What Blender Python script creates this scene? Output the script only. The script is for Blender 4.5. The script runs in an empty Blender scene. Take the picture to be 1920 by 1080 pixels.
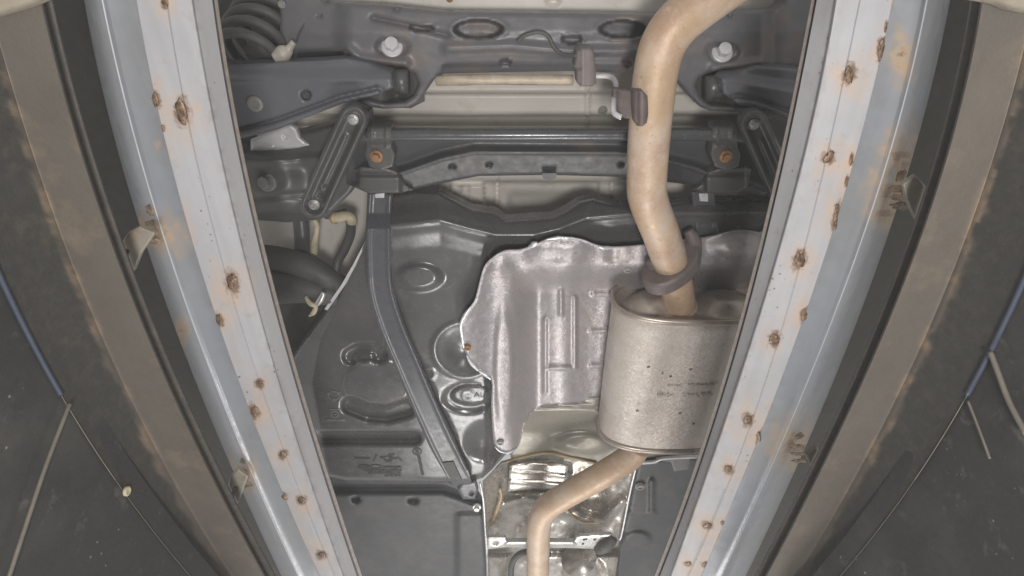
import bpy, bmesh, math, random
import numpy as np
from mathutils import Vector, Matrix
from mathutils.geometry import delaunay_2d_cdt
random.seed(7); rng = np.random.default_rng(7)
SC = bpy.context.scene
COL = SC.collection
# ------------------------------------------------------------------ camera, world, lamps, exposure
F = 1100.0; PITCH = math.radians(56)
cam = bpy.data.objects.new('camera', bpy.data.cameras.new('camera')); COL.objects.link(cam)
cam.data.sensor_width = 36; cam.data.lens = 36*F/1920; cam.data.clip_start = .02; cam.data.clip_end = 100
cam.rotation_euler = (math.pi/2+PITCH, 0, 0)
SC.camera = cam
W = bpy.data.worlds.new('World'); SC.world = W; W.use_nodes = True
W.node_tree.nodes['Background'].inputs[0].default_value = (1, .99, .975, 1)
W.node_tree.nodes['Background'].inputs[1].default_value = .50
SC.view_settings.view_transform = 'Standard'; SC.view_settings.look = 'None'
SC.view_settings.exposure = 0; SC.view_settings.gamma = 1
def lamp(name, loc, to, power, sx, sy, col=(1, .98, .95)):
    l = bpy.data.lights.new(name, 'AREA'); l.shape = 'RECTANGLE'; l.size = sx; l.size_y = sy
    l.energy = power; l.color = col
    o = bpy.data.objects.new(name, l); COL.objects.link(o); o.location = loc
    o.rotation_euler = (Vector(to)-Vector(loc)).to_track_quat('-Z', 'Y').to_euler()
    return o
lamp('inspection_lamp', (.09, .04, -.55), (.03, .6, 1.2), 23, .18, .28)
lamp('fill_lamp', (.32, 2.25, -.5), (.1, 1.1, 1.3), 15, .28, .5)  # added ahead for the far end and for glints on the shield
lamp('fill_lamp', (-.1, 3.3, -.35), (-.1, 1.5, 1.3), 23, 1.0, .6)  # added lamp, unseen source; puts a sheen on the tank bottom

# ------------------------------------------------------------------ projection helpers
FW = np.array([0, math.cos(PITCH), math.sin(PITCH)]); UPV = np.array([0, -math.sin(PITCH), math.cos(PITCH)])
RT = np.array([1., 0, 0])
def ray(px, py):
    px = np.asarray(px, float); py = np.asarray(py, float)
    return FW + ((px-960)/F)[..., None]*RT + ((540-py)/F)[..., None]*UPV
def U(px, py, z):
    """picture point -> point of the place at height z above the camera"""
    d = ray(px, py); z = np.asarray(z, float)
    return d*(z/d[..., 2])[..., None]
def UX(px, py, x):
    d = ray(px, py); return d*(x/d[..., 0])[..., None]
def UY(px, py, y):
    d = ray(px, py); return d*(y/d[..., 1])[..., None]
def depth(px, py, z): return float(U(px, py, z)@FW)
def R_at(px, py, z, rpx): return rpx*depth(px, py, z)/F

# ------------------------------------------------------------------ objects
WORLD = {}
def link(name, me, mat=None, parent=None, center=True):
    o = bpy.data.objects.new(name, me); COL.objects.link(o)
    c = Vector((0, 0, 0))
    if center and len(me.vertices):
        co = np.empty(len(me.vertices)*3); me.vertices.foreach_get('co', co); co = co.reshape(-1, 3)
        c = Vector((co.min(0)+co.max(0))/2)
        me.transform(Matrix.Translation(-c))
    place(o, c, parent)
    if mat: me.materials.append(mat)
    return o
def place(o, c, parent):
    WORLD[o] = Vector(c)
    if parent: o.parent = parent; o.location = Vector(c)-WORLD[parent]
    else: o.location = c
def thing(name, loc, label, cat, group=None):
    o = bpy.data.objects.new(name, None); COL.objects.link(o); o.empty_display_size = .1
    place(o, loc, None); o['label'] = label; o['category'] = cat
    if group: o['group'] = group
    return o
def mesh(name, verts, faces, smooth=True):
    me = bpy.data.meshes.new(name); me.from_pydata([tuple(v) for v in verts], [], [tuple(f) for f in faces]); me.update()
    if smooth: me.polygons.foreach_set('use_smooth', [True]*len(me.polygons))
    return me
def face_down(me):
    """turn faces so most normals look down, towards the lamps"""
    bm = bmesh.new(); bm.from_mesh(me); bmesh.ops.recalc_face_normals(bm, faces=bm.faces); bm.to_mesh(me); bm.free()

# noise and shape functions in picture coordinates
def sm(t): t = np.clip(t, 0, 1); return t*t*(3-2*t)
def vnoise(x, y, seed=0):
    def h(i, j): n = np.sin(i*127.1+j*311.7+seed*74.7)*43758.5453; return n-np.floor(n)
    x = np.asarray(x, float); y = np.asarray(y, float)
    i = np.floor(x); j = np.floor(y); u = x-i; v = y-j; u = u*u*(3-2*u); v = v*v*(3-2*v)
    return (h(i, j)*(1-u)+h(i+1, j)*u)*(1-v)+(h(i, j+1)*(1-u)+h(i+1, j+1)*u)*v
def fbm(x, y, seed=0, n=3):
    s = 0; a = .5
    for k in range(n): s = s+a*vnoise(x*2**k, y*2**k, seed+k); a *= .5
    return s
def ell(x, y, cx, cy, rx, ry, rot=0):
    c, s = math.cos(rot), math.sin(rot); dx = x-cx; dy = y-cy
    return np.sqrt(((dx*c+dy*s)/rx)**2+((-dx*s+dy*c)/ry)**2)
def pld(x, y, pts):
    """distance to a polyline"""
    best = np.full(np.shape(x), 1e9)
    for (x0, y0), (x1, y1) in zip(pts[:-1], pts[1:]):
        dx, dy = x1-x0, y1-y0; t = np.clip(((x-x0)*dx+(y-y0)*dy)/(dx*dx+dy*dy+1e-9), 0, 1)
        best = np.minimum(best, np.hypot(x-x0-t*dx, y-y0-t*dy))
    return best
def inside(x, y, poly):
    r = np.zeros(np.shape(x), bool); n = len(poly)
    for i in range(n):
        x0, y0 = poly[i]; x1, y1 = poly[(i+1) % n]
        if y0 == y1: continue
        c = ((y0 > y) != (y1 > y)) & (x < (x1-x0)*(y-y0)/(y1-y0)+x0)
        r ^= c
    return r
def crom(pts, n=8, closed=False):
    P = np.array(pts, float); m = len(P); out = []
    rngi = range(m) if closed else range(m-1)
    for i in rngi:
        if closed: a, b, c, d = P[(i-1) % m], P[i], P[(i+1) % m], P[(i+2) % m]
        else: a, b, c, d = P[max(i-1, 0)], P[i], P[i+1], P[min(i+2, m-1)]
        for k in range(n):
            t = k/n
            out.append(.5*((2*b)+(-a+c)*t+(2*a-5*b+4*c-d)*t*t+(-a+3*b-3*c+d)*t**3))
    if not closed: out.append(P[-1])
    return np.array(out)
def resample(poly, step):
    out = []
    n = len(poly)
    for i in range(n):
        a = np.array(poly[i], float); b = np.array(poly[(i+1) % n], float)
        k = max(1, int(round(np.hypot(*(b-a))/step)))
        for j in range(k): out.append(a+(b-a)*j/k)
    return np.array(out)

def relief(name, outline, zf, step, mat, parent=None, skirt=.015, roll=None, smooth_outline=0, wear=None):
    """a sheet with real relief: outline in picture points, height zf(px,py) metres above the camera"""
    if smooth_outline: outline = [tuple(p) for p in crom(outline, smooth_outline, True)]
    B = resample(outline, step); poly = [tuple(p) for p in B]
    x0, y0 = B.min(0); x1, y1 = B.max(0)
    gx, gy = np.meshgrid(np.arange(x0, x1, step), np.arange(y0, y1, step*.87))
    gx = gx+(np.arange(gx.shape[0]) % 2)[:, None]*step*.5
    gx = gx.ravel(); gy = gy.ravel()
    k = inside(gx, gy, poly); gx = gx[k]; gy = gy[k]
    dB = pld(gx, gy, poly+[poly[0]]); k = dB > step*.45; gx = gx[k]; gy = gy[k]
    pts = np.vstack([B, np.column_stack([gx, gy])])
    n = len(B)
    v, e, f, *_ = delaunay_2d_cdt([Vector(p) for p in pts/100], [(i, (i+1) % n) for i in range(n)], [], 1, 1e-6)
    P = np.array([(a.x, a.y) for a in v])*100
    z = np.asarray(zf(P[:, 0], P[:, 1]), float)+np.zeros(len(P))
    if roll:
        d = pld(P[:, 0], P[:, 1], poly+[poly[0]]); t = np.clip(1-d/roll[0], 0, 1)
        z = z+roll[1]*(1-np.sqrt(np.clip(1-t*t, 0, 1)))
    V = U(P[:, 0], P[:, 1], z)
    me = mesh(name, V, f)
    if wear is not None:
        wc = wear(P[:, 0], P[:, 1])
        at = me.attributes.new('wear', 'FLOAT_COLOR', 'POINT')
        at.data.foreach_set('color', np.column_stack([wc, np.ones(len(P))]).astype(np.float32).ravel())
    bm = bmesh.new(); bm.from_mesh(me)
    bmesh.ops.recalc_face_normals(bm, faces=bm.faces)
    if sum(q.normal.z for q in bm.faces) > 0: bmesh.ops.reverse_faces(bm, faces=bm.faces)
    if skirt:
        be = [q for q in bm.edges if q.is_boundary]
        r = bmesh.ops.extrude_edge_only(bm, edges=be)
        for q in r['geom']:
            if isinstance(q, bmesh.types.BMVert): q.co.z += skirt; q.co.y += skirt*.05
        for q in be: q.smooth = False
        for q in bm.faces: q.smooth = True
    bm.to_mesh(me); bm.free()
    return link(name, me, mat, parent)

def tube(name, pts, rad, mat, parent=None, seg=24, n=8, cap=True, wob=0):
    """pts: world points, smoothed; rad: one radius or one per point"""
    pts = np.array(pts, float); m = len(pts)
    rad = np.full(m, rad) if np.isscalar(rad) else np.array(rad, float)
    C = crom(np.column_stack([pts, rad]), n) if n > 1 else np.column_stack([pts, rad])
    Pp = C[:, :3]; Rr = C[:, 3]
    T = np.gradient(Pp, axis=0); T /= np.linalg.norm(T, axis=1)[:, None]+1e-12
    up = np.array([0, 0, 1.]) if abs(T[0][2]) < .9 else np.array([1., 0, 0])
    N = np.cross(T[0], up); N /= np.linalg.norm(N); V = []; Fc = []
    for i in range(len(Pp)):
        N = N-T[i]*(N@T[i]); N /= np.linalg.norm(N); Bn = np.cross(T[i], N)
        for k in range(seg):
            a = 2*math.pi*k/seg
            r = Rr[i]*(1+wob*(vnoise(i*.35, k*.7, 3)-.5)*2 if wob else 1)
            V.append(Pp[i]+r*(math.cos(a)*N+math.sin(a)*Bn))
    L = len(Pp)
    for i in range(L-1):
        for k in range(seg): Fc.append((i*seg+k, i*seg+(k+1) % seg, (i+1)*seg+(k+1) % seg, (i+1)*seg+k))
    if cap: Fc.append(tuple(range(seg))[::-1]); Fc.append(tuple((L-1)*seg+k for k in range(seg)))
    me = mesh(name, V, Fc); face_down(me)
    return link(name, me, mat, parent)

def lathe_me(name, prof, seg=24, hexed=()):
    """profile of (radius, depth) down the -z axis; rows listed in hexed become hexagonal"""
    V = []; Fc = []
    for i, (r, d) in enumerate(prof):
        for k in range(seg):
            a = 2*math.pi*k/seg; q = r
            if i in hexed: q = r*math.cos(math.pi/6)/math.cos((a % (math.pi/3))-math.pi/6)
            V.append((q*math.cos(a), q*math.sin(a), -d))
    for i in range(len(prof)-1):
        for k in range(seg): Fc.append((i*seg+k, i*seg+(k+1) % seg, (i+1)*seg+(k+1) % seg, (i+1)*seg+k))
    Fc.append(tuple((len(prof)-1)*seg+k for k in range(seg)))
    me = mesh(name, V, Fc, False); face_down(me)
    return me
BOLT = lathe_me('bolt', [(1.0, -.3), (1.0, .12), (.92, .18), (.68, .2), (.66, .22), (.66, .75), (.58, .86), (.2, .88)], 24, (4, 5))
BUTTON = lathe_me('button', [(1, -.2), (1, .15), (.93, .28), (.75, .36), (.5, .33), (.42, .26), (.1, .25)], 28)
NUT = lathe_me('nut', [(1, -.2), (1, .2), (.8, .24), (.78, .5), (.5, .52), (.45, .3), (.1, .3)], 24)
def bolt(px, py, z, rpx, mat, parent, base=BOLT, name='bolt', tilt=(0, 0)):
    key = base.name+mat.name
    me = bpy.data.meshes.get(key)
    if not me: me = base.copy(); me.name = key; me.materials.append(mat)
    o = bpy.data.objects.new(name, me); COL.objects.link(o)
    place(o, Vector(U(px, py, z)), parent)
    r = R_at(px, py, z, rpx); o.scale = (r, r, r); o.rotation_euler = (tilt[0], tilt[1], random.random())
    return o
def blob(name, px, py, z, rx, ry, mat, parent, rot=0, h=.5, seed=0, rough=.35):
    """a lumpy weld bead lying on the underside of a sheet at height z"""
    bm = bmesh.new(); bmesh.ops.create_icosphere(bm, subdivisions=3, radius=1)
    s = depth(px, py, z)/F; c = U(px, py, z)
    for v in bm.verts:
        d = v.co.normalized()
        k = 1+rough*(fbm(np.array(d.x*2.2+seed*3+5), np.array(d.y*2.2+d.z*1.7+9), seed)-.45)*2
        v.co = d*float(k)
    c_, s_ = math.cos(rot), math.sin(rot)
    for v in bm.verts:
        x, y, zz = v.co
        x, y = x*rx*s, y*ry*s*1.25
        v.co = (c[0]+x*c_-y*s_, c[1]+x*s_+y*c_, c[2]+zz*h*min(rx, ry)*s)
    me = bpy.data.meshes.new(name); bm.to_mesh(me); bm.free()
    me.polygons.foreach_set('use_smooth', [True]*len(me.polygons))
    return link(name, me, mat, parent)

# ------------------------------------------------------------------ materials
def lin(c): c = c/255; return c/12.92 if c <= .04045 else ((c+.055)/1.055)**2.4
def S(r, g, b, k=1.0): return (lin(r)*k, lin(g)*k, lin(b)*k)
def mk(name, base, rough=.5, metal=0, var=.2, vs=9, bump=.15, bs=90, stain=None, speck=None, wear=False, spec=.5, flake=0, dirt=(.16, .13, .10), streak=None, rust=S(168, 128, 92), facet=None):
    m = bpy.data.materials.new(name); m.use_nodes = True; nt = m.node_tree; N = nt.nodes; L = nt.links
    b = N['Principled BSDF']
    geo = N.new('ShaderNodeNewGeometry'); pos = geo.outputs['Position']
    def noise(sc, det=5, ro=.6, src=None):
        t = N.new('ShaderNodeTexNoise'); t.inputs['Scale'].default_value = sc; t.inputs['Detail'].default_value = det; t.inputs['Roughness'].default_value = ro
        L.new(src or pos, t.inputs['Vector']); return t.outputs['Fac']
    def rng_(x, a, b_, c=0, d=1):
        t = N.new('ShaderNodeMapRange'); L.new(x, t.inputs[0])
        for i, v in enumerate((a, b_, c, d)): t.inputs[i+1].default_value = v
        return t.outputs[0]
    def mix(fac, a, c2, mode='MIX'):
        t = N.new('ShaderNodeMix'); t.data_type = 'RGBA'; t.blend_type = mode
        if isinstance(fac, (int, float)): t.inputs[0].default_value = fac
        else: L.new(fac, t.inputs[0])
        for v, i in ((a, 6), (c2, 7)):
            if isinstance(v, tuple): t.inputs[i].default_value = (*v, 1)
            else: L.new(v, t.inputs[i])
        return t.outputs[2]
    def math_(op, a, b_):
        t = N.new('ShaderNodeMath'); t.operation = op
        for i, v in enumerate((a, b_)):
            if isinstance(v, (int, float)): t.inputs[i].default_value = v
            else: L.new(v, t.inputs[i])
        return t.outputs[0]
    n1 = noise(vs)
    lo = tuple(x*(1-var) for x in base); hi = tuple(min(x*(1+var), .95) for x in base)
    col = mix(rng_(n1, .3, .7), lo, hi)
    n2 = noise(vs*7, 4)
    col = mix(rng_(n2, .35, .75, 0, .35*min(1, var*3)), col, tuple(x*.8 for x in base))
    rr = rng_(n2, .3, .7, max(rough-.08, .03), min(rough+.1, 1))
    if streak:   # fine drawn lines along the length
        mp = N.new('ShaderNodeMapping'); L.new(pos, mp.inputs[0]); mp.inputs['Scale'].default_value = (1, .04, 1)
        n = noise(streak, 3, .6, mp.outputs[0]); col = mix(rng_(n, .4, .7, 0, .28), col, tuple(x*.72 for x in base))
    if stain:
        for (sc_, scale, lo_, hi_, amt) in stain:
            n = noise(scale, 6, .65); col = mix(rng_(n, lo_, hi_, 0, amt), col, sc_)
    if speck:
        sc_, scale, thr, amt = speck
        v = N.new('ShaderNodeTexVoronoi'); v.inputs['Scale'].default_value = scale; L.new(pos, v.inputs['Vector'])
        n = noise(scale*.13, 3)
        d = math_('SUBTRACT', v.outputs['Distance'], math_('MULTIPLY', rng_(n, .45, .75), thr))
        col = mix(rng_(d, -.02, .05, amt, 0), col, sc_)
    if wear:
        at = N.new('ShaderNodeAttribute'); at.attribute_name = 'wear'
        sp = N.new('ShaderNodeSeparateColor'); L.new(at.outputs['Color'], sp.inputs[0])
        na = noise(70, 6, .7); nb = noise(220, 5, .7)
        r = math_('MULTIPLY', sp.outputs[0], rng_(na, .25, .6, .45, 1.25))
        col = mix(rng_(r, .05, .95, 0, .9), col, rust)
        d = math_('MULTIPLY', sp.outputs[2], rng_(na, .2, .7, .5, 1.2))
        col = mix(rng_(d, 0, 1, 0, .9), col, dirt)
        g = math_('ADD', sp.outputs[1], math_('MULTIPLY', math_('SUBTRACT', nb, .5), .9))
        g = math_('MULTIPLY', rng_(g, .35, .75), rng_(sp.outputs[1], .02, .2))
        col = mix(rng_(g, 0, 1, 0, .92), col, S(104, 84, 68))
        rr = math_('MAXIMUM', rr, math_('MULTIPLY', r, .75))
        if metal:
            L.new(math_('MULTIPLY', metal, math_('SUBTRACT', 1, math_('MINIMUM', 1, math_('ADD', r, math_('ADD', g, d))))), b.inputs['Metallic'])
    L.new(col, b.inputs['Base Color']); L.new(rr, b.inputs['Roughness'])
    if not (wear and metal): b.inputs['Metallic'].default_value = metal
    b.inputs['Specular IOR Level'].default_value = spec
    if bump:
        bp = N.new('ShaderNodeBump'); bp.inputs['Strength'].default_value = bump; bp.inputs['Distance'].default_value = .002
        h = noise(bs, 5, .65)
        if flake:
            v = N.new('ShaderNodeTexVoronoi'); v.inputs['Scale'].default_value = flake; L.new(pos, v.inputs['Vector'])
            h = math_('ADD', h, math_('MULTIPLY', v.outputs['Distance'], .8))
        L.new(h, bp.inputs['Height']); L.new(bp.outputs[0], b.inputs['Normal'])
        if facet:   # stucco embossing: small facets leaning every way
            v = N.new('ShaderNodeTexVoronoi'); v.inputs['Scale'].default_value = facet[0]; L.new(pos, v.inputs['Vector'])
            a1 = N.new('ShaderNodeVectorMath'); a1.operation = 'SUBTRACT'; L.new(v.outputs['Color'], a1.inputs[0]); a1.inputs[1].default_value = (.5, .5, .5)
            a2 = N.new('ShaderNodeVectorMath'); a2.operation = 'SCALE'; L.new(a1.outputs[0], a2.inputs[0]); a2.inputs['Scale'].default_value = facet[1]
            a3 = N.new('ShaderNodeVectorMath'); a3.operation = 'ADD'; L.new(a2.outputs[0], a3.inputs[0]); L.new(bp.outputs[0], a3.inputs[1])
            a4 = N.new('ShaderNodeVectorMath'); a4.operation = 'NORMALIZE'; L.new(a3.outputs[0], a4.inputs[0])
            L.new(a4.outputs[0], b.inputs['Normal'])
    return m
RUSTY = S(140, 108, 80)
M = {
 'cream': mk('cream_paint', S(198, 192, 184), .38, 0, .07, 5, .05, 60, stain=[(S(140, 128, 112), 14, .55, .8, .5)]),
 'frame': mk('frame_paint', S(92, 91, 94), .42, 0, .14, 7, .15, 120, speck=(S(140, 136, 130), 60, .1, .5), stain=[(S(126, 106, 88), 8, .5, .72, .6), (S(82, 82, 84), 20, .55, .75, .5)]),
 'xm': mk('crossmember_paint', S(60, 60, 62), .42, 0, .12, 7, .1, 120, stain=[(S(112, 96, 84), 9, .55, .75, .5)]),
 'arm': mk('arm_paint', S(90, 90, 95), .36, 0, .1, 7, .1, 120, stain=[(S(120, 108, 96), 11, .6, .8, .4)]),
 'black': mk('black_paint', S(74, 74, 74), .36, 0, .15, 8, .1, 120, speck=(S(120, 118, 114), 70, .09, .5), stain=[(S(96, 88, 80), 10, .55, .8, .5)]),
 'bar': mk('bar_paint', S(70, 70, 73), .22, 0, .1, 8, .05, 120),
 'tank': mk('tank_plastic', S(80, 79, 80), .22, 0, .12, 5, .05, 150, spec=.7, speck=(S(135, 131, 126), 42, .085, .6), stain=[(S(108, 103, 98), 7, .5, .8, .5), (S(120, 116, 112), 60, .66, .8, .25)]),
 'strap': mk('strap_paint', S(82, 82, 86), .3, 0, .1, 6, .08, 120, stain=[(S(100, 92, 86), 14, .55, .8, .4)]),
 'rubber': mk('black_rubber', S(72, 71, 69), .6, 0, .15, 10, .1, 140),
 'plastic': mk('floor_cover_plastic', S(66, 66, 68), .5, 0, .14, 6, .15, 160, speck=(S(130, 128, 124), 40, .09, .55), stain=[(S(100, 97, 92), 8, .5, .8, .5)]),
 'pipe': mk('rusted_pipe', S(183, 156, 129), .45, .12, .12, 7, .28, 170, stain=[(S(190, 174, 160), 7, .46, .6, .7), (S(164, 128, 106), 13, .5, .66, .7), (S(204, 190, 172), 26, .55, .68, .55), (S(126, 102, 84), 80, .6, .72, .5), (S(214, 206, 198), 150, .62, .7, .45), (S(110, 88, 72), 210, .68, .74, .6)]),
 'muffler': mk('muffler_steel', S(178, 168, 160), .4, .2, .08, 6, .3, 330, stain=[(S(192, 186, 180), 9, .5, .66, .5), (S(206, 202, 198), 190, .6, .68, .45), (S(182, 165, 150), 5, .5, .8, .5), (S(120, 104, 92), 85, .64, .74, .4)], facet=(250, .17)),
 'cap': mk('muffler_cap_steel', S(164, 152, 142), .32, .5, .1, 6, .12, 200, stain=[(S(120, 104, 92), 20, .55, .75, .5)]),
 'shield': mk('stucco_aluminium', S(158, 153, 154), .34, .36, .06, 7, .4, 300, stain=[(S(166, 152, 144), 7, .5, .75, .5), (S(140, 122, 108), 40, .64, .8, .35)], facet=(270, .13)),
 'hem': mk('bright_aluminium', S(225, 224, 228), .3, .5, .05, 20, .4, 200),
 'foil': mk('crinkled_foil', S(190, 186, 180), .3, .75, .1, 8, .3, 90, stain=[(S(150, 134, 110), 12, .5, .7, .6)]),
 'tan': mk('tan_edge', S(165, 145, 115), .5, .3, .2, 20, .4, 90),
 'silver': mk('zinc', S(200, 198, 196), .3, .7, .1, 30, .1, 200),
 'alu': mk('cast_aluminium', S(196, 194, 196), .45, .3, .1, 40, .3, 150),
 'rustbolt': mk('rusted_bolt', S(146, 112, 74), .6, .2, .35, 60, .3, 150, stain=[(S(110, 66, 50), 120, .45, .65, .8)]),
 'greybolt': mk('dull_bolt', S(128, 126, 122), .5, .2, .15, 40, .3, 150),
 'hanger': mk('hanger_rubber', S(122, 113, 112), .6, 0, .12, 30, .2, 120),
 'flange': mk('flange_steel', S(98, 89, 88), .55, .1, .2, 25, .35, 120, stain=[(S(130, 105, 88), 40, .5, .7, .5)]),
 'gold': mk('heat_sleeve', S(176, 162, 144), .5, .2, .2, 40, .6, 160),
 'ivory': mk('ivory_plastic', S(178, 168, 142), .45, 0, .15, 40, .1, 100, stain=[(S(140, 122, 92), 60, .5, .7, .5)]),
 'ink': mk('dark_print', S(34, 34, 36), .5, 0, .1, 20, 0),
 'dull': mk('dull_plastic', S(100, 99, 98), .5, 0, .1, 20, 0),
 'galv': mk('galvanised_white', S(161, 160, 163), .45, .1, .05, 5, .08, 150, stain=[(S(142, 138, 138), 9, .5, .75, .4), (S(140, 132, 124), 38, .6, .74, .5)], speck=(S(96, 84, 76), 75, .2, .85), wear=True, dirt=S(112, 102, 92), streak=60, rust=S(172, 148, 126)),
 'channel': mk('galvanised_grey', S(140, 142, 146), .36, .25, .07, 6, .08, 150, wear=True, dirt=S(120, 118, 116), streak=90, stain=[(S(138, 142, 156), 4, .45, .7, .5)], rust=S(158, 134, 106)),
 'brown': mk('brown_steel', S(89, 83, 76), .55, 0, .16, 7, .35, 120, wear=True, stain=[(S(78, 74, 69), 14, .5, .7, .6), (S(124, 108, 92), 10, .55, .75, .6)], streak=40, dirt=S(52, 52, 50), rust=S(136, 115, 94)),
 'darksteel': mk('dark_steel', S(46, 46, 45), .65, 0, .12, 8, .25, 120, speck=(S(150, 150, 146), 55, .15, .7), stain=[(S(78, 75, 70), 6, .5, .75, .6), (S(100, 97, 92), 26, .58, .72, .6), (S(48, 48, 47), 11, .55, .7, .5)]),
 'gap': mk('gap_shade', S(60, 59, 54), .8, 0, .1, 8, .2, 90),
 'weld': mk('weld_scale', S(132, 108, 88), .4, .4, .35, 90, .6, 220, stain=[(S(78, 64, 54), 150, .45, .6, .8), (S(190, 170, 140), 240, .64, .72, .8)]),
 'scale': mk('burnt_scale', S(140, 118, 92), .5, .2, .35, 60, .6, 200, stain=[(S(82, 74, 70), 90, .45, .6, .9), (S(170, 150, 116), 160, .6, .75, .7)]),
 'endplate': mk('dusty_plate', S(136, 128, 114), .6, .0, .2, 14, .2, 90, stain=[(S(120, 100, 80), 20, .5, .7, .6)]),
 'fitting': mk('dull_fitting', S(168, 161, 150), .5, .1, .15, 40, .2, 120),
 'edge': mk('fold_highlight', S(176, 177, 182), .5, .15, .1, 30, .1, 90),
 'tab': mk('dull_tab', S(138, 131, 120), .5, .1, .15, 12, .2, 90, stain=[(S(124, 98, 74), 20, .5, .7, .6)]),
 'blue': mk('blue_glint', S(62, 68, 82), .4, .1, .1, 20, .1, 90),
 'pale': mk('pale_strip', S(150, 146, 138), .5, 0, .25, 40, .2, 90),
 'tanline': mk('dusty_cable', S(100, 94, 85), .6, 0, .2, 30, .2, 90),
 'plate': mk('weathered_plate', S(184, 176, 164), .5, .1, .15, 12, .2, 90, stain=[(S(150, 118, 88), 20, .5, .7, .6)]),
}

# ================================================================== PIT SIDES
def fit(pts, deg=3):
    P = np.array(pts, float); c = np.polyfit(P[:, 1], P[:, 0], deg); return lambda y: np.polyval(c, y)
LINES = {
 -1: dict(A=fit([(398, 0), (425, 180), (462, 360), (506, 540), (552, 720), (610, 900), (669, 1080)]),
          B=fit([(362, 0), (393, 180), (430, 360), (475, 540), (525, 720), (582, 900), (645, 1080)]),
          M=fit([(312, 0), (343, 180), (383, 360), (430, 540), (485, 720), (555, 900), (626, 1080)]),
          C=fit([(255, 0), (290, 180), (333, 360), (388, 540), (448, 720), (520, 900), (598, 1080)]),
          D=fit([(193, 0), (230, 180), (283, 360), (340, 540), (404, 720), (477, 900), (560, 1080)]),
          E=fit([(160, 0), (196, 180), (246, 360), (303, 540), (369, 720), (448, 900), (529, 1080)]),
          F=fit([(78, 0), (120, 180), (177, 360), (245, 540), (312, 720), (402, 900), (496, 1080)]),
          G=fit([(-25, 0), (28, 180), (83, 360), (152, 540), (231, 720), (323, 900), (434, 1080)]),
          H=fit([(-135, 180), (-70, 360), (12, 540), (103, 720), (215, 900), (357, 1080)])),
 1: dict(A=fit([(1533, 0), (1500, 146), (1475, 293), (1451, 396), (1421, 500), (1378, 675), (1320, 850), (1238, 1080)]),
         B=fit([(1565, 0), (1541, 146), (1506, 293), (1483, 396), (1446, 500), (1397, 675), (1340, 850), (1256, 1080)]),
         M=fit([(1612, 0), (1583, 146), (1550, 293), (1470, 600), (1400, 820), (1290, 1080)]),
         C=fit([(1674, 0), (1630, 200), (1604, 293), (1557, 445), (1527, 543), (1481, 668), (1413, 850), (1365, 959), (1316, 1080)]),
         D=fit([(1736, 0), (1709, 146), (1666, 293), (1622, 424), (1580, 543), (1527, 688), (1496, 760), (1425, 921), (1352, 1080)]),
         E=fit([(1778, 0), (1752, 146), (1708, 293), (1668, 424), (1625, 543), (1573, 688), (1543, 760), (1471, 921), (1396, 1080)]),
         F=fit([(1841, 0), (1814, 146), (1775, 293), (1690, 543), (1624, 694), (1556, 850), (1436, 1080)]),
         G=fit([(1945, 0), (1920, 81), (1862, 293), (1807, 472), (1774, 543), (1712, 681), (1630, 850), (1597, 902), (1496, 1080)]),
         H=fit([(2050, 200), (1985, 380), (1920, 520), (1857, 655), (1812, 746), (1747, 850), (1710, 910), (1575, 1080)])),
}
ZR = .72
YS = np.arange(-90, 1200, 5.0)
def strip(name, side, cols, mat, parent, wearf=None):
    """sweep a cross-section along the pit: cols = [(line name or (line,line,t), dx picture, z)], listed from inside to outside"""
    LN = LINES[side]; V = []; PX = []
    for c, dx, z in cols:
        if isinstance(c, tuple): x = LN[c[0]](YS)*(1-c[2])+LN[c[1]](YS)*c[2]
        else: x = LN[c](YS)
        x = x+dx*(-side)
        V.append(U(x, YS, np.full(len(YS), z))); PX.append(x)
    n = len(YS); V = np.concatenate(V); m = len(cols); PX = np.concatenate(PX); PY = np.tile(YS, m)
    Fc = []
    for i in range(m-1):
        for k in range(n-1):
            q = (i*n+k, i*n+k+1, (i+1)*n+k+1, (i+1)*n+k); Fc.append(q if side > 0 else q[::-1])
    me = mesh(name, V, Fc)
    if wearf:
        cc = np.repeat(np.arange(m), n); w = wearf(PX, PY, cc)
        at = me.attributes.new('wear', 'FLOAT_COLOR', 'POINT')
        at.data.foreach_set('color', np.column_stack([w, np.ones(len(PX))]).astype(np.float32).ravel())
    bm = bmesh.new(); bm.from_mesh(me); bmesh.ops.recalc_face_normals(bm, faces=bm.faces)
    bm.faces.ensure_lookup_table()
    if sum(f.normal.z for f in bm.faces) > 0: bmesh.ops.reverse_faces(bm, faces=bm.faces)
    for e in bm.edges:
        if len(e.link_faces) == 2 and e.calc_face_angle(0) > .5: e.smooth = False
    bm.to_mesh(me); bm.free()
    return link(name, me, mat, parent)
def spread_cols(a, b, z0, z1, n, dx0=0, dx1=0):
    return [((a, b, t), dx0*(1-t)+dx1*t, z0*(1-t)+z1*t) for t in np.linspace(0, 1, n)]
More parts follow.
